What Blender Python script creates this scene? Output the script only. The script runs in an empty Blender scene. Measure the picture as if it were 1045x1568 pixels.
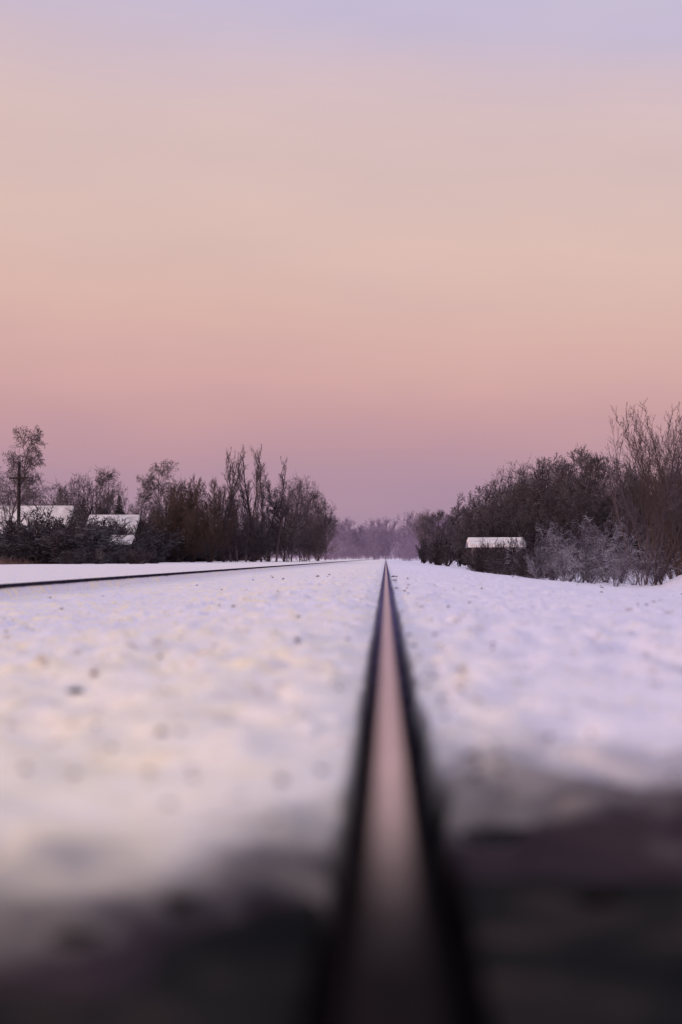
import bpy, math, random
import numpy as np
from mathutils import Vector

random.seed(7)
RNG = np.random.default_rng(11)
scene = bpy.context.scene
F = 2178.0; VX = 591.0; HY = 855.0; CAMH = 0.31

def lin(c):
    out = []
    for v in c[:3]:
        v = v/255.0
        out.append(v/12.92 if v <= 0.04045 else ((v+0.055)/1.055)**2.4)
    return (*out, 1.0)

# ------------------------------------------------------------------ noise
def _hash(ix, iy, seed):
    h = (ix.astype(np.int64)*374761393 + iy.astype(np.int64)*668265263 + seed*1442695041) & 0x7fffffff
    h = ((h ^ (h >> 13))*1274126177) & 0x7fffffff
    h = h ^ (h >> 16)
    return (h & 0xffff)/65535.0
def vnoise(x, y, seed=0):
    ix = np.floor(x); iy = np.floor(y)
    fx = x-ix; fy = y-iy
    fx = fx*fx*(3-2*fx); fy = fy*fy*(3-2*fy)
    a = _hash(ix, iy, seed); b = _hash(ix+1, iy, seed)
    c = _hash(ix, iy+1, seed); d = _hash(ix+1, iy+1, seed)
    return (a*(1-fx)+b*fx)*(1-fy)+(c*(1-fx)+d*fx)*fy
def fbm(x, y, seed=0, o=3):
    s = 0; a = .5; t = 0
    for i in range(o):
        s = s+a*vnoise(x*2**i+i*17.3, y*2**i-i*9.1, seed+i); t += a; a *= .5
    return s/t
def sstep(a, b, x):
    t = np.clip((x-a)/(b-a), 0, 1); return t*t*(3-2*t)

# ------------------------------------------------------------------ helpers
def new_mat(name):
    m = bpy.data.materials.new(name); m.use_nodes = True
    nt = m.node_tree
    return m, nt, nt.nodes['Principled BSDF']
def N(nt, t, **kw):
    n = nt.nodes.new(t)
    for k, v in kw.items(): setattr(n, k, v)
    return n
def ramp(nt, stops):
    r = nt.nodes.new('ShaderNodeValToRGB'); e = r.color_ramp.elements
    while len(e) < len(stops): e.new(0.5)
    for el, (p, c) in zip(e, stops):
        el.position = p; el.color = c if len(c) == 4 else (*c, 1)
    return r
def mixc(nt, fac, a, b):
    m = nt.nodes.new('ShaderNodeMix'); m.data_type = 'RGBA'
    L = nt.links
    for sock, v in ((m.inputs[0], fac), (m.inputs[6], a), (m.inputs[7], b)):
        if isinstance(v, bpy.types.NodeSocket): L.new(v, sock)
        else: sock.default_value = v if not isinstance(v, tuple) or len(v) == 4 else (*v, 1)
    return m.outputs[2]
def np_mesh(name, V, Fq, nper):
    me = bpy.data.meshes.new(name)
    nf = len(Fq)
    me.vertices.add(len(V)); me.vertices.foreach_set('co', np.asarray(V, np.float32).ravel())
    me.loops.add(nf*nper); me.loops.foreach_set('vertex_index', np.asarray(Fq, np.int32).ravel())
    me.polygons.add(nf); me.polygons.foreach_set('loop_start', np.arange(0, nf*nper, nper, dtype=np.int32))
    me.update(calc_edges=True)
    return me
def link(name, me, mat=None, loc=(0, 0, 0), rz=0, s=1, parent=None):
    o = bpy.data.objects.new(name, me); scene.collection.objects.link(o)
    if mat and len(me.materials) == 0: me.materials.append(mat)
    o.location = loc; o.rotation_euler = (0, 0, rz)
    o.scale = s if isinstance(s, tuple) else (s, s, s)
    if parent: o.parent = parent
    return o
def empty(name, loc=(0, 0, 0), rz=0):
    o = bpy.data.objects.new(name, None); scene.collection.objects.link(o)
    o.location = loc; o.rotation_euler = (0, 0, rz); o.empty_display_size = .3
    return o
def pX(px, d): return (px-VX)/F*d
def pZ(py, d): return CAMH+(HY-py)/F*d

# ------------------------------------------------------------------ ground height
def edge_y(x):
    e = np.where(x < 0, 1.46+0.42*sstep(-.28, -.08, x), 2.02)
    return e+0.20*(fbm(x*2.2, x*0+3, 5)-.5)
def ground_z(x, y):
    z = np.full_like(x, -0.035)
    z = z-0.27*sstep(1.2, 5.5, x)
    hollow = sstep(-.6, -2.6, x)*sstep(-4.62, -4.50, x)
    z = z-0.125*hollow
    bed = sstep(-4.60, -4.74, x)*(1-.6*sstep(-9, -16, x))
    z = z+0.022*bed
    dist = np.sqrt(x*x+y*y)
    fade = 1/(1+(dist/45)**2)
    near = np.exp(-(np.abs(x)/.16)**2)
    low = (fbm(x*.55, y*.4, 21)-.5)*.05*sstep(.3, 1.5, np.abs(x))
    lum = (fbm(x*4.5, y*3.4, 31)-.5)*.055
    cl = np.clip(fbm(x*11, y*9, 41, 2)-.60, 0, 1)*.15*sstep(0.30, .6, fbm(x*1.3, y*1.1, 51))
    pit = -np.clip(fbm(x*6, y*4.5, 61, 2)-.64, 0, 1)*.30
    z = z+(low+(lum+cl+pit)*(1-.75*near))*fade*np.where(x < -4.5, .4, 1)
    z = z+.55*np.exp(-((x-6.9)/1.0)**2-((y-29)/2.0)**2)
    eL = -0.052-0.016*(fbm(y*5, y*0+2, 71)-.3); eR = 0.070+0.028*(fbm(y*6, y*0+8, 81)-.3)
    tr = sstep(-.012, .006, x-eL)*(1-sstep(-.006, .014, x-eR))
    z = z*(1-tr)+tr*(-.15+.055*sstep(3, 14, y))
    z = z-0.022*np.exp(-((x-eL)/.09)**2)*(x < eL)-0.012*np.exp(-((x-eR)/.06)**2)*(x > eR)
    ey = edge_y(x)+0.45*(fbm(x*5, y*5, 91)-.5)
    t = y-ey
    cov = np.clip((t+.30)/np.where(x < 0, .9, 1.35), 0, 1)
    z = z-(1-sstep(-.42, .05, t))*.060*(y < 4)
    return z, tr, cov

def axis(parts):
    out = [parts[0][0]]
    for a, b, st in parts:
        n = max(1, int(round((b-a)/st)))
        out += list(np.linspace(a, b, n+1)[1:])
    return out
xs = axis([(-9, -4.9, .14), (-4.9, -4.4, .035), (-4.4, -2, .06), (-2, -.2, .03), (-.2, .2, .0065), (.2, 2, .03), (2, 9, .1)])
g = [9.3]; 
while g[-1] < 2500: g.append(g[-1]*1.09+.1)
xs = np.array([-v for v in g[::-1]]+xs+g)
ys = axis([(-3, .8, .12), (.8, 5, .025), (5, 12, .055), (12, 30, .18), (30, 70, .6)])
g = [71]
while g[-1] < 4000: g.append(g[-1]*1.07)
ys = np.array([-600, -100, -20, -6]+ys+g)
X, Y = np.meshgrid(xs, ys)
Z, TR, COV = ground_z(X.ravel(), Y.ravel())
V = np.stack([X.ravel(), Y.ravel(), Z], 1)
nx, ny = len(xs), len(ys)
i = np.arange((ny-1)*(nx-1)); r, c = i//(nx-1), i % (nx-1)
a = r*nx+c
me = np_mesh('snow_ground', V, np.stack([a, a+1, a+nx+1, a+nx], 1), 4)
me.polygons.foreach_set('use_smooth', np.ones(len(me.polygons), bool))
at = me.attributes.new('dirt', 'FLOAT', 'POINT')
at.data.foreach_set('value', TR.astype(np.float32))
at = me.attributes.new('cover', 'FLOAT', 'POINT')
at.data.foreach_set('value', COV.astype(np.float32))

m, nt, b = new_mat('snow'); L = nt.links
geo = N(nt, 'ShaderNodeNewGeometry'); pos = geo.outputs['Position']
px_ = N(nt, 'ShaderNodeSeparateXYZ'); L.new(pos, px_.inputs[0])
n1 = N(nt, 'ShaderNodeTexNoise'); n1.inputs['Scale'].default_value = 10; n1.inputs['Detail'].default_value = 3; L.new(pos, n1.inputs['Vector'])
n2 = N(nt, 'ShaderNodeTexNoise'); n2.inputs['Scale'].default_value = .8; n2.inputs['Detail'].default_value = 3; L.new(pos, n2.inputs['Vector'])
r1 = ramp(nt, [(.42, (0, 0, 0)), (.64, (1, 1, 1))]); L.new(n1.outputs[0], r1.inputs[0])
r2 = ramp(nt, [(.36, (.35, .35, .35)), (.58, (1, 1, 1))]); L.new(n2.outputs[0], r2.inputs[0])
# warm glow painted into the snow colour, stronger left and near the crossing
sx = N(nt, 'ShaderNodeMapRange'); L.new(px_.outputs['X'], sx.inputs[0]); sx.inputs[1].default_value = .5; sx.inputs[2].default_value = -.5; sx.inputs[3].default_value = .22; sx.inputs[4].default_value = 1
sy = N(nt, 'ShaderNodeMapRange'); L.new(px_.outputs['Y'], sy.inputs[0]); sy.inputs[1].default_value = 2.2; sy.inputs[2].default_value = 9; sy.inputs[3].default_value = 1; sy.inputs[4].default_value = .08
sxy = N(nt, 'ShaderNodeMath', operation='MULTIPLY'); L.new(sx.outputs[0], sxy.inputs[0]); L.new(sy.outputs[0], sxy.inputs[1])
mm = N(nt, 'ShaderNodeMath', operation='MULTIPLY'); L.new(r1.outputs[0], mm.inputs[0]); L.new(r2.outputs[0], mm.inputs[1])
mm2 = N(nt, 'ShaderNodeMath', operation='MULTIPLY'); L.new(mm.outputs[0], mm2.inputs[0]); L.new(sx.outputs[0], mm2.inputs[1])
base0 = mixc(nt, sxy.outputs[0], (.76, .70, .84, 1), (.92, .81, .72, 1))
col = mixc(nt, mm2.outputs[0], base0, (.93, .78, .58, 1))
n3 = N(nt, 'ShaderNodeTexNoise'); n3.inputs['Scale'].default_value = 20; n3.inputs['Detail'].default_value = 3; L.new(pos, n3.inputs['Vector'])
r3 = ramp(nt, [(.60, (0, 0, 0)), (.72, (.7, .7, .7))]); L.new(n3.outputs[0], r3.inputs[0])
col = mixc(nt, r3.outputs[0], col, (.36, .28, .31, 1))
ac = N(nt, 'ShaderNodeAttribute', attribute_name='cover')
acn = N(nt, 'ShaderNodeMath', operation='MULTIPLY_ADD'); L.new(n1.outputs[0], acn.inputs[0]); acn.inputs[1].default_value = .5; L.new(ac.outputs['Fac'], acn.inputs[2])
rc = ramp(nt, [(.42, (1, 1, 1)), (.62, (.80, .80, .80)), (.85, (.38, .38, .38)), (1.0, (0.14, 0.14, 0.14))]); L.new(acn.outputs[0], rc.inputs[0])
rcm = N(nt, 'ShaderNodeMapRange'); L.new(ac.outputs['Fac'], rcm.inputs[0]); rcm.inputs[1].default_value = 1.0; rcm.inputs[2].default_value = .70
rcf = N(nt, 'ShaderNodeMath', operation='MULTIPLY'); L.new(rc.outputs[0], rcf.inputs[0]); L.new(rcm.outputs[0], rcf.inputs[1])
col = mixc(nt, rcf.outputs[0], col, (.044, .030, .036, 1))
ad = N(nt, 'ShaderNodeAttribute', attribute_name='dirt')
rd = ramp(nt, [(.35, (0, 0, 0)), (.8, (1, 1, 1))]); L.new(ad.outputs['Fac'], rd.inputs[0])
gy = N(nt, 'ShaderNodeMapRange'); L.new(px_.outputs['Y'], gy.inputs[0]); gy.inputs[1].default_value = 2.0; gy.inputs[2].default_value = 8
gc = mixc(nt, gy.outputs[0], (.03, .022, .028, 1), (.32, .26, .44, 1))  # trench beside the rail coloured dark close by, lavender farther along
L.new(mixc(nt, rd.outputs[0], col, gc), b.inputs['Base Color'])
b.inputs['Roughness'].default_value = .8; b.inputs['Specular IOR Level'].default_value = .0
bn = N(nt, 'ShaderNodeTexNoise'); bn.inputs['Scale'].default_value = 45; bn.inputs['Detail'].default_value = 5; L.new(pos, bn.inputs['Vector'])
bp = N(nt, 'ShaderNodeBump'); bp.inputs['Strength'].default_value = .75; bp.inputs['Distance'].default_value = .02
L.new(bn.outputs[0], bp.inputs['Height']); L.new(bp.outputs[0], b.inputs['Normal'])
snow = m
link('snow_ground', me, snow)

m, nt, b = new_mat('roof_snow'); L = nt.links
tc = N(nt, 'ShaderNodeTexCoord'); n1 = N(nt, 'ShaderNodeTexNoise'); n1.inputs['Scale'].default_value = 1.5; n1.inputs['Detail'].default_value = 5
L.new(tc.outputs['Object'], n1.inputs['Vector'])
r1 = ramp(nt, [(.35, (.46, .39, .40)), (.6, (.70, .62, .62))]); L.new(n1.outputs[0], r1.inputs[0]); L.new(r1.outputs[0], b.inputs['Base Color'])
b.inputs['Roughness'].default_value = .85
roof_snow = m

# ------------------------------------------------------------------ level crossing slabs
m, nt, b = new_mat('wet_asphalt'); L = nt.links
geo = N(nt, 'ShaderNodeNewGeometry'); pos = geo.outputs['Position']
n1 = N(nt, 'ShaderNodeTexNoise'); n1.inputs['Scale'].default_value = 7; n1.inputs['Detail'].default_value = 6; L.new(pos, n1.inputs['Vector'])
r1 = ramp(nt, [(.35, (.011, .011, .012)), (.55, (.022, .020, .020)), (.72, (.060, .042, .038))]); L.new(n1.outputs[0], r1.inputs[0])
L.new(r1.outputs[0], b.inputs['Base Color']); b.inputs['Roughness'].default_value = .95; b.inputs['Specular IOR Level'].default_value = .0
n2 = N(nt, 'ShaderNodeTexVoronoi'); n2.inputs['Scale'].default_value = 90; L.new(pos, n2.inputs['Vector'])
bp = N(nt, 'ShaderNodeBump'); bp.inputs['Strength'].default_value = .8; bp.inputs['Distance'].default_value = .006
L.new(n2.outputs[0], bp.inputs['Height']); L.new(bp.outputs[0], b.inputs['Normal'])
asphalt = m
cross = empty('level_crossing_road')
for nm, x0, x1 in (('panel_left', -7, -.07), ('panel_right', .088, 7)):
    y0, y1, zt, zb = -6, 2.6, -.075, -.16
    v = [(x0, y0, zb), (x1, y0, zb), (x1, y1, zb), (x0, y1, zb), (x0, y0, zt), (x1, y0, zt), (x1, y1, zt), (x0, y1, zt)]
    me = bpy.data.meshes.new(nm)
    me.from_pydata(v, [], [(0, 3, 2, 1), (4, 5, 6, 7), (0, 1, 5, 4), (1, 2, 6, 5), (2, 3, 7, 6), (3, 0, 4, 7)])
    o = link(nm, me, asphalt, parent=cross)
    bv = o.modifiers.new('b', 'BEVEL'); bv.width = .008; bv.segments = 2

# ------------------------------------------------------------------ rails
m, nt, b = new_mat('rail_steel'); L = nt.links
tc = N(nt, 'ShaderNodeTexCoord'); sp = N(nt, 'ShaderNodeSeparateXYZ'); L.new(tc.outputs['Object'], sp.inputs[0])
nn = N(nt, 'ShaderNodeTexNoise'); nn.inputs['Scale'].default_value = 14; nn.inputs['Detail'].default_value = 4
L.new(tc.outputs['Object'], nn.inputs['Vector'])
ab = N(nt, 'ShaderNodeMath', operation='ABSOLUTE'); L.new(sp.outputs['X'], ab.inputs[0])
nj = N(nt, 'ShaderNodeMath', operation='MULTIPLY_ADD'); L.new(nn.outputs[0], nj.inputs[0]); nj.inputs[1].default_value = .005; L.new(ab.outputs[0], nj.inputs[2])
mr = N(nt, 'ShaderNodeMapRange'); L.new(nj.outputs[0], mr.inputs[0]); mr.inputs[1].default_value = .0195; mr.inputs[2].default_value = .0270; mr.inputs[3].default_value = 1; mr.inputs[4].default_value = 0
zt = N(nt, 'ShaderNodeMath', operation='GREATER_THAN'); L.new(sp.outputs['Z'], zt.inputs[0]); zt.inputs[1].default_value = -.004
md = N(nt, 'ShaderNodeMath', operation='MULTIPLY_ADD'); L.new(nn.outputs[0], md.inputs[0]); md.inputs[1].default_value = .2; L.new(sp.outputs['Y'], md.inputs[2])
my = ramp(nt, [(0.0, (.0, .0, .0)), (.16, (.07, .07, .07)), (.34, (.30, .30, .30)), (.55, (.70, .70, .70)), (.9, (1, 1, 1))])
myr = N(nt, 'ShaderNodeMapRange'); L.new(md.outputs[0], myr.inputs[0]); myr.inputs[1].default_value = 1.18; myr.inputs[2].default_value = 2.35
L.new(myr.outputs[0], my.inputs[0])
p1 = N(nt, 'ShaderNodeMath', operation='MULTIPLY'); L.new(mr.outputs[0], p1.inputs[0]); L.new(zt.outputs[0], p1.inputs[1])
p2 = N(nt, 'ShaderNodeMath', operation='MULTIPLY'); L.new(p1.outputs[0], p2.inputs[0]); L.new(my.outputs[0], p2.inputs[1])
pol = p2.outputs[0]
mpn = N(nt, 'ShaderNodeMapping'); mpn.inputs['Scale'].default_value = (120, .6, 1); L.new(tc.outputs['Object'], mpn.inputs[0])
st = N(nt, 'ShaderNodeTexNoise'); st.inputs['Scale'].default_value = 1; L.new(mpn.outputs[0], st.inputs['Vector'])
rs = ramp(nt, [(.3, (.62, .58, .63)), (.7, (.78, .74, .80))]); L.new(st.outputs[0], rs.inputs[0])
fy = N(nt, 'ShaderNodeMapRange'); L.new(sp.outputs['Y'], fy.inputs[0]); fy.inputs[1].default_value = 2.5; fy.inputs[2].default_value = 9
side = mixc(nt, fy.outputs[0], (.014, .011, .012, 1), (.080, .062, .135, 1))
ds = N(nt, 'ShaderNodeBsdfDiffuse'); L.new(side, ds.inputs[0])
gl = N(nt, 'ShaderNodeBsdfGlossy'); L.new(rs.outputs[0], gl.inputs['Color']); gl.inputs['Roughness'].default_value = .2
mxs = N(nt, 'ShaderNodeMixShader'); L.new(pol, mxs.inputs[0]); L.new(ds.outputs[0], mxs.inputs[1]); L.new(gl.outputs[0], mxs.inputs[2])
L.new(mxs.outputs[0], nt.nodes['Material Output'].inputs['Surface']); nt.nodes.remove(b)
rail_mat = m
def rail(name, x, y0, y1):
    half = [(.0, 0), (.018, -.0005), (.027, -.0015), (.033, -.005), (.036, -.012), (.036, -.034), (.031, -.041), (.009, -.052), (.008, -.12), (.014, -.135), (.07, -.150), (.07, -.158)]
    prof = half+[(-px, pz) for px, pz in half[:0:-1]]
    n = len(prof); yy = [y0, 0, 2, 5, 10, 20, 50, 100, 200, 400, y1] if y0 < 0 else [y0, y1]
    v = [(px, y, pz) for y in yy for px, pz in prof]
    f = []
    for k in range(len(yy)-1):
        for q in range(n):
            f.append((k*n+q, k*n+(q+1) % n, (k+1)*n+(q+1) % n, (k+1)*n+q))
    me = bpy.data.meshes.new(name); me.from_pydata(v, [], f); me.update()
    return link(name, me, rail_mat, loc=(x, 0, 0))
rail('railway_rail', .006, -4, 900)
o2 = rail('railway_rail', -4.62, -4, 900)
m2, nt, b = new_mat('rail_rusty'); L = nt.links
tc = N(nt, 'ShaderNodeTexCoord'); nn = N(nt, 'ShaderNodeTexNoise'); nn.inputs['Scale'].default_value = 5; nn.inputs['Detail'].default_value = 4
L.new(tc.outputs['Object'], nn.inputs['Vector'])
rr = ramp(nt, [(.3, (.020, .016, .026)), (.7, (.034, .027, .046))]); L.new(nn.outputs[0], rr.inputs[0]); L.new(rr.outputs[0], b.inputs['Base Color'])
b.inputs['Roughness'].default_value = .9; b.inputs['Specular IOR Level'].default_value = 0
o2.data.materials[0] = m2

# ------------------------------------------------------------------ debris on the snow
def clods(n, fn, mat, name):
    VV = []; FF = []; off = 0
    base = np.array([(1, 0, 0), (-1, 0, 0), (0, 1, 0), (0, -1, 0), (0, 0, 1), (0, 0, -1)], float)
    fb = np.array([(0, 2, 4), (2, 1, 4), (1, 3, 4), (3, 0, 4), (2, 0, 5), (1, 2, 5), (3, 1, 5), (0, 3, 5)])
    for k in range(n):
        x, y, s = fn(k)
        z = ground_z(np.array([x]), np.array([y]))[0][0]
        if y < 2.6: z = max(z, -.075)
        v = base*RNG.uniform(.5, 1.3, (6, 1))*s*np.array([1, RNG.uniform(.7, 1.8), .55])
        th = RNG.uniform(0, 6.28); ct, sn = math.cos(th), math.sin(th)
        v = np.stack([v[:, 0]*ct-v[:, 1]*sn, v[:, 0]*sn+v[:, 1]*ct, v[:, 2]], 1)+(x, y, z+s*.25)
        VV.append(v); FF.append(fb+off); off += 6
    return link(name, np_mesh(name, np.vstack(VV), np.vstack(FF), 3), mat)
def simple(name, col, rough=.9, var=.4, scale=6):
    m, nt, b = new_mat(name); L = nt.links
    tc = N(nt, 'ShaderNodeTexCoord'); n = N(nt, 'ShaderNodeTexNoise'); n.inputs['Scale'].default_value = scale; n.inputs['Detail'].default_value = 4
    L.new(tc.outputs['Object'], n.inputs['Vector'])
    r = ramp(nt, [(.3, tuple(c*(1-var) for c in col)), (.7, tuple(c*(1+var) for c in col))])
    L.new(n.outputs[0], r.inputs[0]); L.new(r.outputs[0], b.inputs['Base Color']); b.inputs['Roughness'].default_value = rough
    b.inputs['Specular IOR Level'].default_value = .1
    return m
dirt_m = simple('dirt_clod', (.10, .07, .085))
def dfn(k):
    y = 1.9*math.exp(random.uniform(0, 3.0))
    sx = .27*y
    while True:
        x = random.uniform(-min(sx, 4.3), sx*.85)
        if random.random() < .35: x = random.gauss(.14, .10)
        if x < -.1 or x > .1: break
    return x, y, random.uniform(.003, .010)*(1+y*.10)
clods(210, dfn, dirt_m, 'dirt_clods')
def sfn(k):
    y = 3.0*math.exp(random.uniform(0, 2.4)); x = random.uniform(-min(.28*y, 4.3), .24*y)
    if abs(x) < .12: x = .22
    return x, y, random.uniform(.006, .015)
clump_m = simple('snow_clump', (.82, .75, .68), var=.08)
clods(380, sfn, clump_m, 'snow_clumps')
def lfn(k): return [(.245, 1.62, .030), (.075, 2.02, .012), (-.22, 1.5, .02), (-.30, 1.36, .018), (-.85, 3.9, .018), (.38, 2.3, .012), (.33, 2.9, .012), (.13, 3.4, .012)][k]
clods(8, lfn, simple('bark_piece', (.014, .011, .012)), 'bark_pieces')

# ------------------------------------------------------------------ woody plants
def tree_segs(seed, H=8, trunk=.3, r0=.12, levels=4, kids=(8, 7, 6, 5), ratio=(.62, .55, .5, .5), ang=(45, 45, 45, 45),
              up=.15, droop=0, stems=1, spread=15, wob=.12, taper=.6, rmin=.008, nseg=(7, 5, 4, 2, 1), pct=99.0, env=None):
    rnd = random.Random(seed); S = []; ga = rnd.gauss
    def grow(p, d, ln, r, lv):
        n = nseg[min(lv, len(nseg)-1)]; pts = [p]; dirs = [d]; rr = [r]
        for k in range(n):
            d = d+Vector((ga(0, wob), ga(0, wob), ga(0, wob)+(up if lv > 0 else .05)-(droop*(k+1)/n if lv >= 2 else 0)))
            d.normalize()
            q = p+d*(ln/n); r2 = max(rmin*.7, r*(1-(k+1)/n*(1-taper*.35)))
            S.append((p.x, p.y, p.z, q.x, q.y, q.z, rr[-1], r2)); p = q
            pts.append(p); dirs.append(d); rr.append(r2)
        if lv >= levels: return
        nk = kids[min(lv, len(kids)-1)]
        for j in range(nk):
            t0 = trunk if lv == 0 else .15
            t = t0+(1-t0)*((j+rnd.random())/nk)
            f = min(t*n, n-1e-3); k = int(f); fr = f-k
            q = pts[k].lerp(pts[k+1], fr); dd = dirs[k+1]
            if env:
                u = math.sqrt((q.x**2+q.y**2)/(env[0]*H)**2+((q.z-env[1]*H)/(env[2]*H))**2)
                if u > .98+.10*math.sin(5*math.atan2(q.y, q.x)+seed)*math.sin(q.z*7/H*3): continue
            perp = Vector((ga(0, 1), ga(0, 1), ga(0, 1)))
            perp = (perp-dd*perp.dot(dd)).normalized()
            a = math.radians(ang[min(lv, len(ang)-1)]*rnd.uniform(.65, 1.25))
            nd = dd*math.cos(a)+perp*math.sin(a)
            l2 = ln*ratio[min(lv, len(ratio)-1)]*rnd.uniform(.65, 1.1)*(1.08-.55*t if lv == 0 else 1-.3*t)
            grow(q, nd, l2, max(rmin, min(rr[k]*.6, r*.5)), lv+1)
    for s in range(stems):
        a = rnd.uniform(0, 6.283); t = math.radians(spread)*rnd.uniform(.2, 1) if stems > 1 else .03
        d = Vector((math.sin(t)*math.cos(a), math.sin(t)*math.sin(a), math.cos(t)))
        o = Vector((math.cos(a), math.sin(a), 0))*(rnd.uniform(0, .05)*H if stems > 1 else 0)
        grow(o, d, H*rnd.uniform(.8, 1) if stems > 1 else H, r0*(rnd.uniform(.6, 1) if stems > 1 else 1), 0)
    A = np.array(S)
    if env:
        u = np.sqrt((A[:, 3]**2+A[:, 4]**2)/(env[0]*H)**2+((A[:, 5]-env[1]*H)/(env[2]*H))**2)
        lim = 1.0+.11*np.sin(4*np.arctan2(A[:, 4], A[:, 3])+seed)*np.sin(A[:, 5]/H*9+seed)+.05*np.array([rnd.random() for _ in range(len(A))])
        low = (A[:, 5] < env[1]*H) & (np.hypot(A[:, 3], A[:, 4]) < env[0]*H*.8)
        A = A[(u < lim) | low]
    hz = np.percentile(A[:, 5], pct); A[:, :6] *= H/hz
    return A
def seg_mesh(name, A):
    P, Q = A[:, 0:3], A[:, 3:6]; D = Q-P; D /= (np.linalg.norm(D, axis=1, keepdims=True)+1e-9)
    up = np.where(np.abs(D[:, 2:3]) < .95, np.array([[0, 0, 1.]]), np.array([[1., 0, 0]]))
    U = np.cross(D, up); U /= (np.linalg.norm(U, axis=1, keepdims=True)+1e-9); W = np.cross(D, U)
    n = len(A); V = np.zeros((n, 6, 3))
    for k in range(3):
        a = 2*math.pi*k/3+.5
        o = U*math.cos(a)+W*math.sin(a)
        V[:, k] = P+o*A[:, 6:7]; V[:, 3+k] = Q+o*A[:, 7:8]
    b = (np.arange(n)*6)[:, None, None]
    f = np.array([(0, 1, 4, 3), (1, 2, 5, 4), (2, 0, 3, 5)])[None]
    return np_mesh(name, V.reshape(-1, 3), (b+f).reshape(-1, 4), 4)
def xf(A, loc, rz, s, sz=None):
    B = A.copy(); c, sn = math.cos(rz), math.sin(rz); sz = sz or s
    for o in (0, 3):
        x, y = A[:, o].copy(), A[:, o+1].copy()
        B[:, o] = (x*c-y*sn)*s+loc[0]; B[:, o+1] = (x*sn+y*c)*s+loc[1]; B[:, o+2] = A[:, o+2]*sz+loc[2]
    B[:, 6:] *= (s+sz)/2
    return B

def bark(name, c1, c2, frost=.35, fcol=(.62, .58, .64), thr=.35, scale=.5):
    m, nt, b = new_mat(name); L = nt.links
    geo = N(nt, 'ShaderNodeNewGeometry'); pos = geo.outputs['Position']
    n = N(nt, 'ShaderNodeTexNoise'); n.inputs['Scale'].default_value = scale; n.inputs['Detail'].default_value = 4; L.new(pos, n.inputs['Vector'])
    r = ramp(nt, [(.35, c1), (.65, c2)]); L.new(n.outputs[0], r.inputs[0])
    s = N(nt, 'ShaderNodeSeparateXYZ'); L.new(geo.outputs['True Normal'], s.inputs[0])
    mr = N(nt, 'ShaderNodeMapRange'); L.new(s.outputs['Z'], mr.inputs[0]); mr.inputs[1].default_value = thr; mr.inputs[2].default_value = thr+.3
    n2 = N(nt, 'ShaderNodeTexNoise'); n2.inputs['Scale'].default_value = 1.7; n2.inputs['Detail'].default_value = 5; L.new(pos, n2.inputs['Vector'])
    r2 = ramp(nt, [(.40, (0, 0, 0)), (.62, (1, 1, 1))]); L.new(n2.outputs[0], r2.inputs[0])
    mu = N(nt, 'ShaderNodeMath', operation='MULTIPLY'); L.new(mr.outputs[0], mu.inputs[0]); L.new(r2.outputs[0], mu.inputs[1])
    mu2 = N(nt, 'ShaderNodeMath', operation='MULTIPLY'); L.new(mu.outputs[0], mu2.inputs[0]); mu2.inputs[1].default_value = frost
    L.new(mixc(nt, mu2.outputs[0], r.outputs[0], (*fcol, 1)), b.inputs['Base Color'])
    b.inputs['Roughness'].default_value = .9; b.inputs['Specular IOR Level'].default_value = .0
    return m
B_dark = bark('bark_dark', (.050, .038, .046), (.092, .068, .074), .50)
B_red = bark('bark_reddish', (.062, .042, .042), (.108, .072, .062), .15)
B_birch = bark('bark_birch', (.095, .070, .078), (.15, .114, .122), .40)
B_under = bark('bark_undergrowth', (.024, .018, .024), (.060, .044, .050), .45)
B_frost = bark('bark_frosted', (.078, .058, .082), (.135, .106, .142), .85, (.62, .58, .70), thr=.1, scale=1.2)
B_far = bark('bark_far_hazed', (.24, .18, .27), (.34, .26, .36), .3)  # distance haze painted in as paler mauve bark
B_mid = bark('bark_mid_frosted', (.088, .064, .076), (.140, .104, .114), .55)

T = {}
def mk(key, **kw): T[key] = tree_segs(**kw)
mk('round1', seed=1, H=8, trunk=.10, r0=.12, kids=(15, 10, 8, 5), ratio=(.62, .60, .55, .5), ang=(60, 48, 45, 50), up=.07, rmin=.011, env=(.44, .54, .48))
mk('round2', seed=2, H=7, trunk=.06, r0=.10, kids=(15, 10, 8, 5), ratio=(.62, .60, .55, .5), ang=(64, 48, 45, 50), up=.07, rmin=.011, env=(.50, .50, .50))
mk('poplar', seed=3, H=12, trunk=.26, r0=.15, kids=(12, 6, 5, 4), ratio=(.34, .50, .5, .45), ang=(32, 34, 38, 45), up=.20, rmin=.012, env=(.20, .56, .46))
mk('birch', seed=4, H=9, trunk=.20, r0=.10, kids=(17, 10, 7, 5), ratio=(.44, .55, .6, .5), ang=(46, 45, 45, 40), up=.10, droop=.35, rmin=.010)
mk('slim', seed=5, H=8, trunk=.14, r0=.09, kids=(17, 10, 7, 4), ratio=(.38, .55, .52, .5), ang=(46, 42, 42, 45), up=.10, rmin=.011)
mk('dense', seed=6, H=6, trunk=.04, r0=.06, kids=(9, 8, 6, 4), ratio=(.50, .55, .52, .5), ang=(44, 44, 44, 50), up=.06, stems=11, spread=52, rmin=.010, nseg=(6, 4, 3, 2, 1), env=(.56, .42, .58))
mk('shrub', seed=8, H=2.0, trunk=.05, r0=.018, kids=(7, 5, 4), ratio=(.5, .5, .5), ang=(35, 40, 45), up=.08, stems=9, spread=48, rmin=.0035, levels=3, nseg=(6, 4, 3, 2))
mk('shrub2', seed=9, H=1.8, trunk=.04, r0=.016, kids=(8, 5, 4), ratio=(.48, .5, .5), ang=(42, 45, 50), up=.02, droop=.12, stems=10, spread=62, rmin=.0035, levels=3, nseg=(6, 4, 3, 2))
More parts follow.
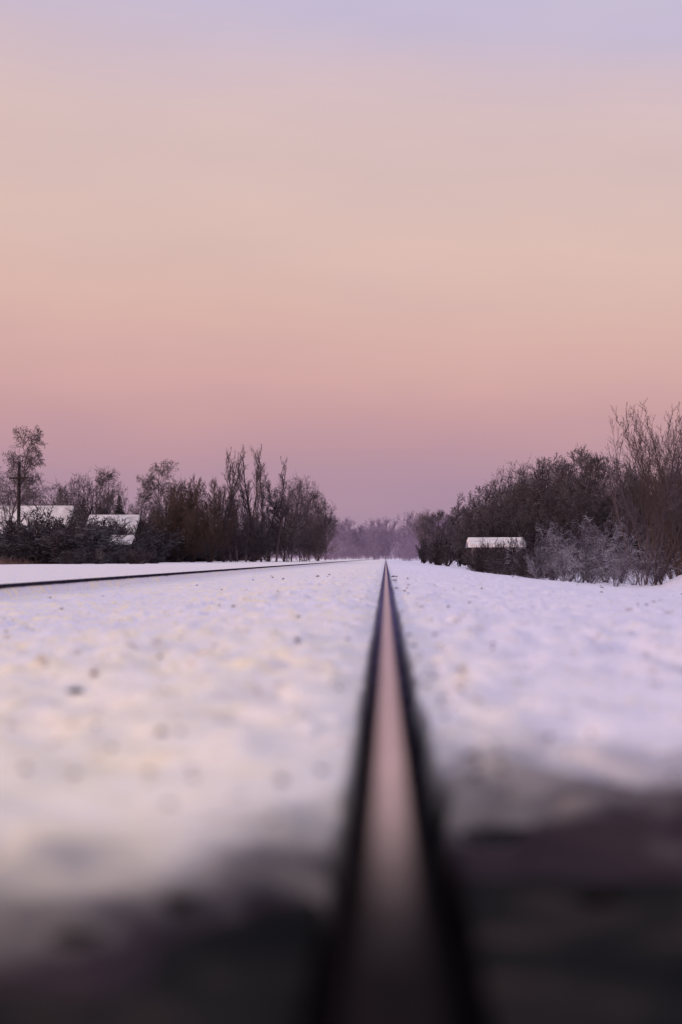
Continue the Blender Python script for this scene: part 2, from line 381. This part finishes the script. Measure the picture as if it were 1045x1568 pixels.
mk('whip', seed=10, H=3.6, trunk=.15, r0=.022, kids=(9, 5, 4), ratio=(.36, .42, .45), ang=(26, 30, 35), up=.14, stems=9, spread=26, rmin=.0035, levels=3, wob=.10, nseg=(9, 5, 3, 2))
mk('whip2', seed=12, H=3.4, trunk=.2, r0=.026, kids=(10, 6, 4), ratio=(.38, .45, .45), ang=(32, 32, 35), up=.12, stems=5, spread=18, rmin=.0035, levels=3, wob=.11, nseg=(9, 5, 3, 2))
mk('fars', seed=13, H=8, trunk=.06, r0=.10, kids=(12, 8, 6), ratio=(.55, .55, .5), ang=(55, 48, 45), up=.08, rmin=.035, levels=3, env=(.45, .52, .5))
MESH = {}
def plant(name, key, mat, px, ytop, d, gz=-.12, rz=None, wx=1.0):
    H = pZ(ytop, d)-gz
    A = T[key]; h0 = np.percentile(A[:, 5], 99.0); s = H/h0
    k = (key, mat.name)
    if k not in MESH:
        MESH[k] = seg_mesh(name, A); MESH[k].materials.append(mat)
    return link(name, MESH[k], None, (pX(px, d), d, gz), random.uniform(0, 6.28) if rz is None else rz, (s*wx, s*wx, s))

# left side, individual trees
for nm, key, mat, px, yt, d, wx in (
    ('birch_tree', 'birch', B_birch, 6, 652, 98, .8), ('birch_tree', 'birch', B_birch, 24, 690, 114, .7), ('birch_tree', 'birch', B_mid, 48, 722, 118, .8),
    ('bare_tree', 'slim', B_mid, 66, 732, 128, 1), ('bare_tree', 'round1', B_mid, 92, 740, 135, .9), ('bare_tree', 'slim', B_mid, 112, 746, 130, 1),
    ('bare_tree', 'round1', B_dark, 132, 728, 132, .8), ('bare_tree', 'round2', B_mid, 152, 718, 136, .7), ('bare_tree', 'dense', B_dark, 145, 775, 134, .8),
    ('bare_tree', 'round1', B_dark, 170, 752, 142, .8), ('birch_tree', 'birch', B_birch, 207, 726, 126, .7), ('bare_tree', 'dense', B_dark, 212, 788, 134, .8),
    ('bare_tree', 'slim', B_mid, 232, 736, 130, 1), ('birch_tree', 'birch', B_birch, 250, 708, 128, .9),
    ('bare_tree', 'round1', B_dark, 264, 738, 134, .8),
    ('brown_bush_tree', 'dense', B_red, 272, 746, 120, .62), ('brown_bush_tree', 'dense', B_red, 296, 735, 122, .7),
    ('brown_bush_tree', 'dense', B_red, 322, 739, 118, .65), ('brown_bush_tree', 'dense', B_dark, 342, 750, 124, .6),
    ('poplar_tree', 'poplar', B_mid, 353, 698, 132, 1), ('poplar_tree', 'poplar', B_mid, 364, 690, 138, 1), ('poplar_tree', 'poplar', B_mid, 376, 694, 131, 1), ('poplar_tree', 'poplar', B_dark, 388, 686, 136, 1),
    ('poplar_tree', 'poplar', B_mid, 400, 686, 130, 1), ('poplar_tree', 'poplar', B_mid, 411, 690, 137, 1), ('poplar_tree', 'poplar', B_mid, 423, 702, 133, 1),
    ('bare_tree', 'slim', B_dark, 434, 726, 134, 1), ('bare_tree', 'round1', B_mid, 446, 738, 140, .8), ('bare_tree', 'round1', B_mid, 460, 731, 148, .7),
    ('bare_tree', 'round2', B_dark, 474, 752, 155, .7), ('bare_tree', 'round1', B_dark, 487, 764, 165, .8), ('bare_tree', 'round2', B_mid, 499, 792, 200, .8),
    ('bare_tree', 'round2', B_dark, 436, 772, 150, .9), ('bare_tree', 'dense', B_dark, 358, 775, 140, .9), ('bare_tree', 'dense', B_dark, 385, 780, 145, .9),
    ('bare_tree', 'dense', B_dark, 412, 778, 142, .9), ('bare_tree', 'dense', B_dark, 466, 786, 160, .9), ('bare_tree', 'dense', B_dark, 235, 780, 140, .9),
    ('bare_tree', 'dense', B_dark, 388, 795, 128, .9), ('bare_tree', 'dense', B_dark, 440, 800, 136, .9), ('bare_tree', 'dense', B_mid, 110, 778, 140, .9), ('bare_tree', 'dense', B_dark, 70, 775, 140, .9), ('bare_tree', 'dense', B_dark, 488, 805, 175, .8)):
    plant(nm, key, mat, px, yt, d, wx=wx)
# right side
for px, yt, d, k, mt in ((645, 782, 190, 'round1', B_mid), (660, 788, 170, 'round2', B_mid), (672, 782, 160, 'round2', B_dark), (690, 756, 150, 'slim', B_dark),
                         (704, 776, 140, 'round2', B_dark), (716, 782, 130, 'dense', B_dark)):
    plant('bare_tree', k, mt, px, yt, d, -.3, wx=.85)
for px, yt, d, k in ((738, 764, 95, 'dense'), (752, 748, 98, 'round2'), (768, 738, 96, 'dense'), (788, 742, 92, 'round2'), (800, 712, 104, 'round1'), (810, 738, 90, 'dense'), (826, 716, 106, 'round1'),
                     (838, 726, 95, 'dense'), (856, 706, 90, 'round2'), (878, 695, 92, 'dense'), (902, 698, 88, 'round2'), (926, 706, 86, 'dense'),
                     (950, 722, 82, 'round2'), (976, 730, 82, 'dense'), (1000, 730, 80, 'round1'), (1024, 720, 80, 'dense'), (1048, 725, 80, 'round2'), (1080, 715, 84, 'dense'),
                     (780, 772, 84, 'dense'), (830, 768, 82, 'dense'), (860, 745, 84, 'dense'), (890, 765, 80, 'dense'), (950, 772, 78, 'dense'), (915, 742, 82, 'dense'), (742, 790, 86, 'dense')):
    plant('bare_tree', k, B_dark if k != 'round2' else B_mid, px, yt, d, -.3, wx=.95)
plant('tall_shrub', 'whip', B_mid, 985, 625, 31, -.3, 1.0)
plant('tall_shrub', 'whip2', B_dark, 1004, 658, 29, -.3, 2.2)
plant('tall_shrub', 'whip', B_red, 1040, 638, 30, -.3, 4.0)
plant('tall_shrub', 'whip2', B_red, 1046, 618, 32, -.3, .3)
plant('tall_shrub', 'whip2', B_red, 1030, 668, 31, -.3, 3.3)
plant('tall_shrub', 'whip', B_red, 1075, 650, 33, -.3, 5.1)
for px, yt, d, k in ((815, 818, 38, 'shrub2'), (845, 803, 37, 'shrub'), (872, 795, 38, 'shrub2'), (900, 797, 36, 'shrub'), (925, 790, 37, 'shrub2'),
                     (950, 795, 35, 'shrub'), (905, 832, 33, 'shrub2'), (860, 835, 34, 'shrub2'), (970, 822, 32, 'shrub2'), (940, 840, 30, 'shrub2'), (1000, 835, 29, 'shrub2'), (825, 840, 35, 'shrub')):
    plant('frosted_shrub', k, B_frost, px, yt, d, -.3)

def mass(name, mat, items):
    parts = []
    for key, x, y, z, s, sz in items:
        parts.append(xf(T[key], (x, y, z), random.uniform(0, 6.28), s, sz))
    return link(name, seg_mesh(name, np.vstack(parts)), mat)
T['shrubT'] = T['shrub'].copy(); T['shrubT'][:, 6:] *= 2.8
T['shrubT2'] = T['shrub2'].copy(); T['shrubT2'][:, 6:] *= 2.8
its = []
for k in range(230):
    d = random.uniform(84, 165); px = random.uniform(-40, 515)
    if k > 170: px = random.uniform(340, 515)
    if px > 430: d = random.uniform(120, 230)
    if px < 215 and d < 125: d += 42
    x = pX(px, d)
    if x > -19: x = -19-random.uniform(0, 6)
    top = random.uniform(1.0, 2.2)*(1.0 if px < 240 else 1.7)
    its.append((random.choice(['shrubT', 'shrubT2']), x, d, -.12, top*.8, top/1.9))
for k in range(60):      # low brush in front of the houses
    d = random.uniform(82, 97); its.append((random.choice(['shrubT', 'shrubT2']), pX(random.uniform(-30, 235), d), d, -.12, .8, random.uniform(.32, .66)))
mass('undergrowth', B_under, its)
its = []
for k in range(80):
    d = random.uniform(72, 100); px = random.uniform(735, 1060)
    its.append((random.choice(['shrubT', 'shrubT2']), pX(px, d), d, -.3, random.uniform(.9, 1.5), random.uniform(.9, 1.6)))
for k in range(22):
    d = random.uniform(100, 170); px = random.uniform(640, 740)
    its.append((random.choice(['shrubT', 'shrubT2']), pX(px, d), d, -.3, random.uniform(.9, 1.5), random.uniform(.8, 1.5)))
for k in range(44):
    d = random.uniform(42, 64); px = random.uniform(728, 860)
    its.append((random.choice(['shrubT', 'shrubT2']), pX(px, d), d, -.3, .5, random.uniform(.34, .56)*d/55))
for px, sz in ((752, .80), (768, .72), (786, .86), (806, .95), (738, .62)):
    its.append(('shrubT2', pX(px, 60), 60, -.3, .5, sz))
for k in range(26):
    d = random.uniform(33, 40); px = random.uniform(800, 1050)
    its.append((random.choice(['shrub', 'shrub2']), pX(px, d), d, -.3, .5, random.uniform(.30, .52)))
mass('undergrowth', B_under, its)
its = []
for k in range(75):
    d = random.uniform(420, 620); px = random.uniform(470, 690)
    yt = random.uniform(792, 812) if 520 < px < 625 else random.uniform(785, 805)
    H = pZ(yt, d)
    its.append(('fars', pX(px, d), d, -.2, H/8*1.0, H/8))
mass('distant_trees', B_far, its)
its = []
for k in range(150):
    d = random.uniform(650, 900); px = random.uniform(-900, 2000)
    H = random.uniform(10, 16)
    its.append(('fars', pX(px, d), d, -.3, H/8*1.5, H/8))
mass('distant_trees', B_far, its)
its = []
for k in range(170):
    d = random.uniform(260, 420); px = random.choice([random.uniform(495, 560), random.uniform(615, 680), random.uniform(520, 660)])
    H = random.uniform(2, 5)
    x = pX(px, d)
    if -3 < x < 3: x = 5
    if -9 < x <= -3: x -= 9
    if k > 110: d = random.uniform(430, 520); x = random.uniform(-25, 18); H = random.uniform(3, 5)
    its.append(('fars', x, d, -.3, H/8*1.3, H/8))
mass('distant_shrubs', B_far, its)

def grass(name, mat, n, fn, h):
    A = np.zeros((n, 8))
    for k in range(n):
        x, y, z = fn(k); hh = h*random.uniform(.4, 1.2)
        A[k] = (x, y, z, x+random.gauss(0, .35)*hh, y+random.gauss(0, .35)*hh, z+hh, random.uniform(.006, .012), .003)
    return link(name, seg_mesh(name, A), mat)
gm = simple('dry_grass', (.15, .09, .08), var=.5)
def gfn(k):
    y = random.uniform(58, 240); x = -19-abs(random.gauss(0, 2.2))-2*(vnoise(np.array([y*.1]), np.array([0.]), 3)[0])
    return x, y, -.08
grass('dry_grass_verge', gm, 9000, gfn, .42)

def spruce(name, x, y, z, H, mat):
    S = [(0, 0, 0, 0, 0, H, .09, .01)]; r = random.Random(5)
    for k in range(420):
        t = r.uniform(.06, 1)**.9; zz = H*t; ln = (1-t)*H*.26+.12; a = r.uniform(0, 6.28)
        dx, dy = math.cos(a), math.sin(a)
        q = (dx*ln, dy*ln, zz-ln*.35+.08*ln); S.append((0, 0, zz, *q, .015, .006))
        for j in range(9):
            u = (j+1)/9.0; bx, by, bz = dx*ln*u, dy*ln*u, zz-ln*.3*u
            for sg in (-1, 1):
                S.append((bx, by, bz, bx+(-dy*sg*.5+dx*.4)*ln*.28, by+(dx*sg*.5+dy*.4)*ln*.28, bz-.12*ln, .022, .008))
    return link(name, seg_mesh(name, np.array(S, float)), mat, (x, y, z))
sp_m = bark('spruce_needles', (.018, .020, .020), (.040, .042, .038), .5)
spruce('spruce_tree', pX(181, 138), 138, -.1, pZ(757, 138), sp_m)

# ------------------------------------------------------------------ houses
wall_m = simple('weathered_boards', (.11, .085, .085), var=.35, scale=3)
dark_m = simple('dark_window', (.02, .02, .025), rough=.3, var=.2)
pale_m = simple('pale_trim', (.24, .20, .21), var=.15)
def poly(name, v, f, mat, par):
    me = bpy.data.meshes.new(name); me.from_pydata(v, [], f); me.update(); return link(name, me, mat, parent=par)
def box(name, c, s, mat, par):
    x, y, z = c; a, b_, h = s[0]/2, s[1]/2, s[2]/2
    v = [(x+i*a, y+j*b_, z+k*h) for k in (-1, 1) for j in (-1, 1) for i in (-1, 1)]
    return poly(name, v, [(0, 2, 3, 1), (4, 5, 7, 6), (0, 1, 5, 4), (1, 3, 7, 5), (3, 2, 6, 7), (2, 0, 4, 6)], mat, par)
def house(name, x0, x1, y, dp, eave, ridge, rz=0, gz=-.12, win=True):
    w = x1-x0; h = empty(name, ((x0+x1)/2, y+dp/2, gz), rz)
    a, b_ = w/2, dp/2; e, r = eave, ridge
    poly('walls', [(-a, -b_, 0), (a, -b_, 0), (a, b_, 0), (-a, b_, 0), (-a, -b_, e), (a, -b_, e), (a, b_, e), (-a, b_, e), (-a, 0, r), (a, 0, r)],
         [(0, 1, 5, 4), (2, 3, 7, 6), (1, 2, 6, 9, 5), (3, 0, 4, 8, 7)], wall_m, h)
    o = .25; sl = (r-e)/b_; t = .14
    zl = e-o*sl+.03
    for sg, nm in ((-1, 'roof_front'), (1, 'roof_back')):
        v = [(-a-o, sg*(b_+o), zl), (a+o, sg*(b_+o), zl), (a+o, 0, r+.03), (-a-o, 0, r+.03)]
        v += [(p[0], p[1], p[2]+t) for p in v]
        ob = poly(nm, v, [(0, 1, 2, 3), (4, 5, 6, 7), (0, 1, 5, 4), (1, 2, 6, 5), (2, 3, 7, 6), (3, 0, 4, 7)], roof_snow, h)
        bv = ob.modifiers.new('b', 'BEVEL'); bv.width = .05; bv.segments = 2
    n = max(1, int(w/2.2)) if win else 0
    for k in range(n):
        cx = -a+(k+.5)*w/n
        box('window_frame_%d' % k, (cx, -b_-.02, e*.55), (.9, .05, e*.40), pale_m, h)
        box('window_glass_%d' % k, (cx, -b_-.05, e*.55), (.72, .04, e*.32), dark_m, h)
    box('gable_window', (a+.02, 0, e*.6), (.05, .8, .6), dark_m, h)
    box('door', (a+.03, -b_*.55, min(.95, e*.45)), (.05, .8, min(1.8, e*.85)), dark_m, h)
    return h
house('snow_roofed_house', -33.0, pX(92, 105), 105, 5.4, 1.95, 4.30)
house('snow_roofed_house', pX(130, 118), pX(200, 118), 118, 5.0, 2.4, 4.0)
house('garden_shed', pX(168, 100), pX(194, 100), 100, 2.2, 1.5, 1.95, win=False)
house('garden_shed', pX(726, 70), pX(796, 70), 70, 2.2, 1.20, 1.50, gz=-.3, win=False)

# ------------------------------------------------------------------ utility poles
wood = simple('pole_wood', (.035, .025, .026), var=.3)
def cylm(name, p, q, r0, r1, mat, par, n=10):
    p = Vector(p); q = Vector(q); d = (q-p).normalized(); u = d.orthogonal().normalized(); w = d.cross(u)
    v = []; f = []
    for c, r in ((p, r0), (q, r1)):
        for k in range(n):
            a = 2*math.pi*k/n; v.append(c+(u*math.cos(a)+w*math.sin(a))*r)
    for k in range(n): f.append((k, (k+1) % n, n+(k+1) % n, n+k))
    f += [tuple(range(n)), tuple(range(n, 2*n))]
    return poly(name, v, f, mat, par)
PH = 6.6; pys = [90, 151, 206, 262, 330, 410]
for j, y in enumerate([33]+pys):
    po = empty('utility_pole', (-23.4, y, -.12), random.uniform(-.05, .05))
    cylm('post', (0, 0, 0), (0, 0, PH), .13, .095, wood, po)
    box('crossarm', (0, -.14, PH-1.05), (1.2, .10, .11), wood, po)
    for k, (ix, iz) in enumerate(((-.52, -1.0), (.52, -1.0), (-.3, -1.0), (.3, -1.0))):
        cylm('insulator_%d' % k, (ix, -.14, PH+iz), (ix, -.14, PH+iz+.2), .04, .03, pale_m, po, 8)
    cylm('brace_l', (-.4, -.12, PH-1.05), (0, -.12, PH-1.5), .02, .02, wood, po, 6)
    cylm('brace_r', (.4, -.12, PH-1.05), (0, -.12, PH-1.5), .02, .02, wood, po, 6)
S = []
ally = [33]+pys
for j in range(len(ally)-1):
    for ix, iz in ((-.52, -.8), (.52, -.8), (-.3, -.8), (.3, -.8)):
        pr = None
        for k in range(15):
            t = k/14; p = (-23.4+ix, ally[j]+(ally[j+1]-ally[j])*t-.14, PH-.12+iz-.9*4*t*(1-t)*.6)
            if pr: S.append((*pr, *p, .006, .006))
            pr = p
link('power_lines', seg_mesh('power_lines', np.array(S)), wood)

# ------------------------------------------------------------------ world
w = bpy.data.worlds.new('World'); scene.world = w; w.use_nodes = True
nt = w.node_tree; L = nt.links; bg = nt.nodes['Background']
SUN_EL = math.radians(11); SUN_AZ = math.radians(-125)
sky = N(nt, 'ShaderNodeTexSky', sky_type='NISHITA'); sky.sun_disc = False
sky.sun_elevation = SUN_EL; sky.sun_rotation = SUN_AZ
tc = N(nt, 'ShaderNodeTexCoord')
sp = N(nt, 'ShaderNodeSeparateXYZ'); L.new(tc.outputs['Generated'], sp.inputs[0])
mp = N(nt, 'ShaderNodeMapping'); mp.inputs['Scale'].default_value = (2.6, 2.6, 7); L.new(tc.outputs['Generated'], mp.inputs[0])
cn = N(nt, 'ShaderNodeTexNoise'); cn.inputs['Scale'].default_value = 1.6; cn.inputs['Detail'].default_value = 3; L.new(mp.outputs[0], cn.inputs['Vector'])
ad = N(nt, 'ShaderNodeMath', operation='MULTIPLY_ADD'); L.new(cn.outputs[0], ad.inputs[0]); ad.inputs[1].default_value = .035; L.new(sp.outputs['Z'], ad.inputs[2])
xz = N(nt, 'ShaderNodeMath', operation='MULTIPLY'); L.new(sp.outputs['X'], xz.inputs[0]); L.new(sp.outputs['Z'], xz.inputs[1])
ax = N(nt, 'ShaderNodeMath', operation='MULTIPLY_ADD'); L.new(xz.outputs[0], ax.inputs[0]); ax.inputs[1].default_value = .25; L.new(ad.outputs[0], ax.inputs[2])
sb = N(nt, 'ShaderNodeMath', operation='SUBTRACT'); L.new(ax.outputs[0], sb.inputs[0]); sb.inputs[1].default_value = .0175
def el(y): return math.sin(math.atan((HY-y)/F))
stops = [(0.0, lin((160, 136, 164))), (el(810), lin((168, 140, 164))), (el(750), lin((177, 144, 163))), (el(690), lin((189, 150, 161))), (el(630), lin((202, 159, 162))),
         (el(560), lin((213, 171, 167))), (el(490), lin((219, 181, 172))), (el(400), lin((220, 188, 179))), (el(300), lin((218, 190, 184))), (el(200), lin((216, 191, 190))),
         (el(110), lin((211, 190, 199))), (el(20), lin((200, 189, 212))), (.50, lin((196, 196, 220))), (1.0, lin((205, 205, 225)))]
rp = ramp(nt, stops); L.new(sb.outputs[0], rp.inputs[0])
# faint thin-cloud mottling
mp2 = N(nt, 'ShaderNodeMapping'); mp2.inputs['Scale'].default_value = (4, 4, 16); mp2.inputs['Rotation'].default_value = (0, .12, 0); mp2.inputs['Location'].default_value = (3, 1, 2); L.new(tc.outputs['Generated'], mp2.inputs[0])
c2 = N(nt, 'ShaderNodeTexNoise'); c2.inputs['Scale'].default_value = 1.4; c2.inputs['Detail'].default_value = 5; L.new(mp2.outputs[0], c2.inputs['Vector'])
cr = ramp(nt, [(.3, (.955, .955, .975)), (.7, (1.02, 1.0, .98))]); L.new(c2.outputs[0], cr.inputs[0])
cm = N(nt, 'ShaderNodeVectorMath', operation='MULTIPLY'); L.new(rp.outputs[0], cm.inputs[0]); L.new(cr.outputs[0], cm.inputs[1])
mr = N(nt, 'ShaderNodeMapRange'); L.new(sp.outputs['Z'], mr.inputs[0]); mr.inputs[1].default_value = .38; mr.inputs[2].default_value = .8; mr.inputs[3].default_value = 1.0; mr.inputs[4].default_value = 1.36
vm = N(nt, 'ShaderNodeVectorMath', operation='SCALE'); L.new(cm.outputs[0], vm.inputs[0]); L.new(mr.outputs[0], vm.inputs['Scale'])
sc = N(nt, 'ShaderNodeVectorMath', operation='SCALE'); L.new(sky.outputs[0], sc.inputs[0]); sc.inputs['Scale'].default_value = .002
va = N(nt, 'ShaderNodeVectorMath', operation='ADD'); L.new(vm.outputs[0], va.inputs[0]); L.new(sc.outputs[0], va.inputs[1])
L.new(va.outputs[0], bg.inputs[0]); bg.inputs[1].default_value = 1.0

sd = bpy.data.lights.new('sun', 'SUN'); sd.energy = 1.5; sd.angle = math.radians(5); sd.color = (1, .76, .56)
so = bpy.data.objects.new('sun', sd); scene.collection.objects.link(so)
sdir = Vector((math.sin(SUN_AZ)*math.cos(SUN_EL), math.cos(SUN_AZ)*math.cos(SUN_EL), math.sin(SUN_EL)))
so.rotation_euler = (-sdir).to_track_quat('-Z', 'Y').to_euler()

# ------------------------------------------------------------------ camera
cd = bpy.data.cameras.new('camera'); co = bpy.data.objects.new('camera', cd); scene.collection.objects.link(co)
cd.sensor_fit = 'VERTICAL'; cd.sensor_height = 36; cd.sensor_width = 24; cd.lens = 50; cd.clip_start = .05; cd.clip_end = 6000
co.location = (0, 0, CAMH)
co.rotation_euler = (math.radians(90)+math.atan(71/F), 0, math.atan(68.5/F))
cd.dof.use_dof = True; cd.dof.focus_distance = 60; cd.dof.aperture_fstop = 1.45
scene.camera = co
scene.view_settings.view_transform = 'Standard'; scene.view_settings.look = 'None'; scene.view_settings.exposure = 0
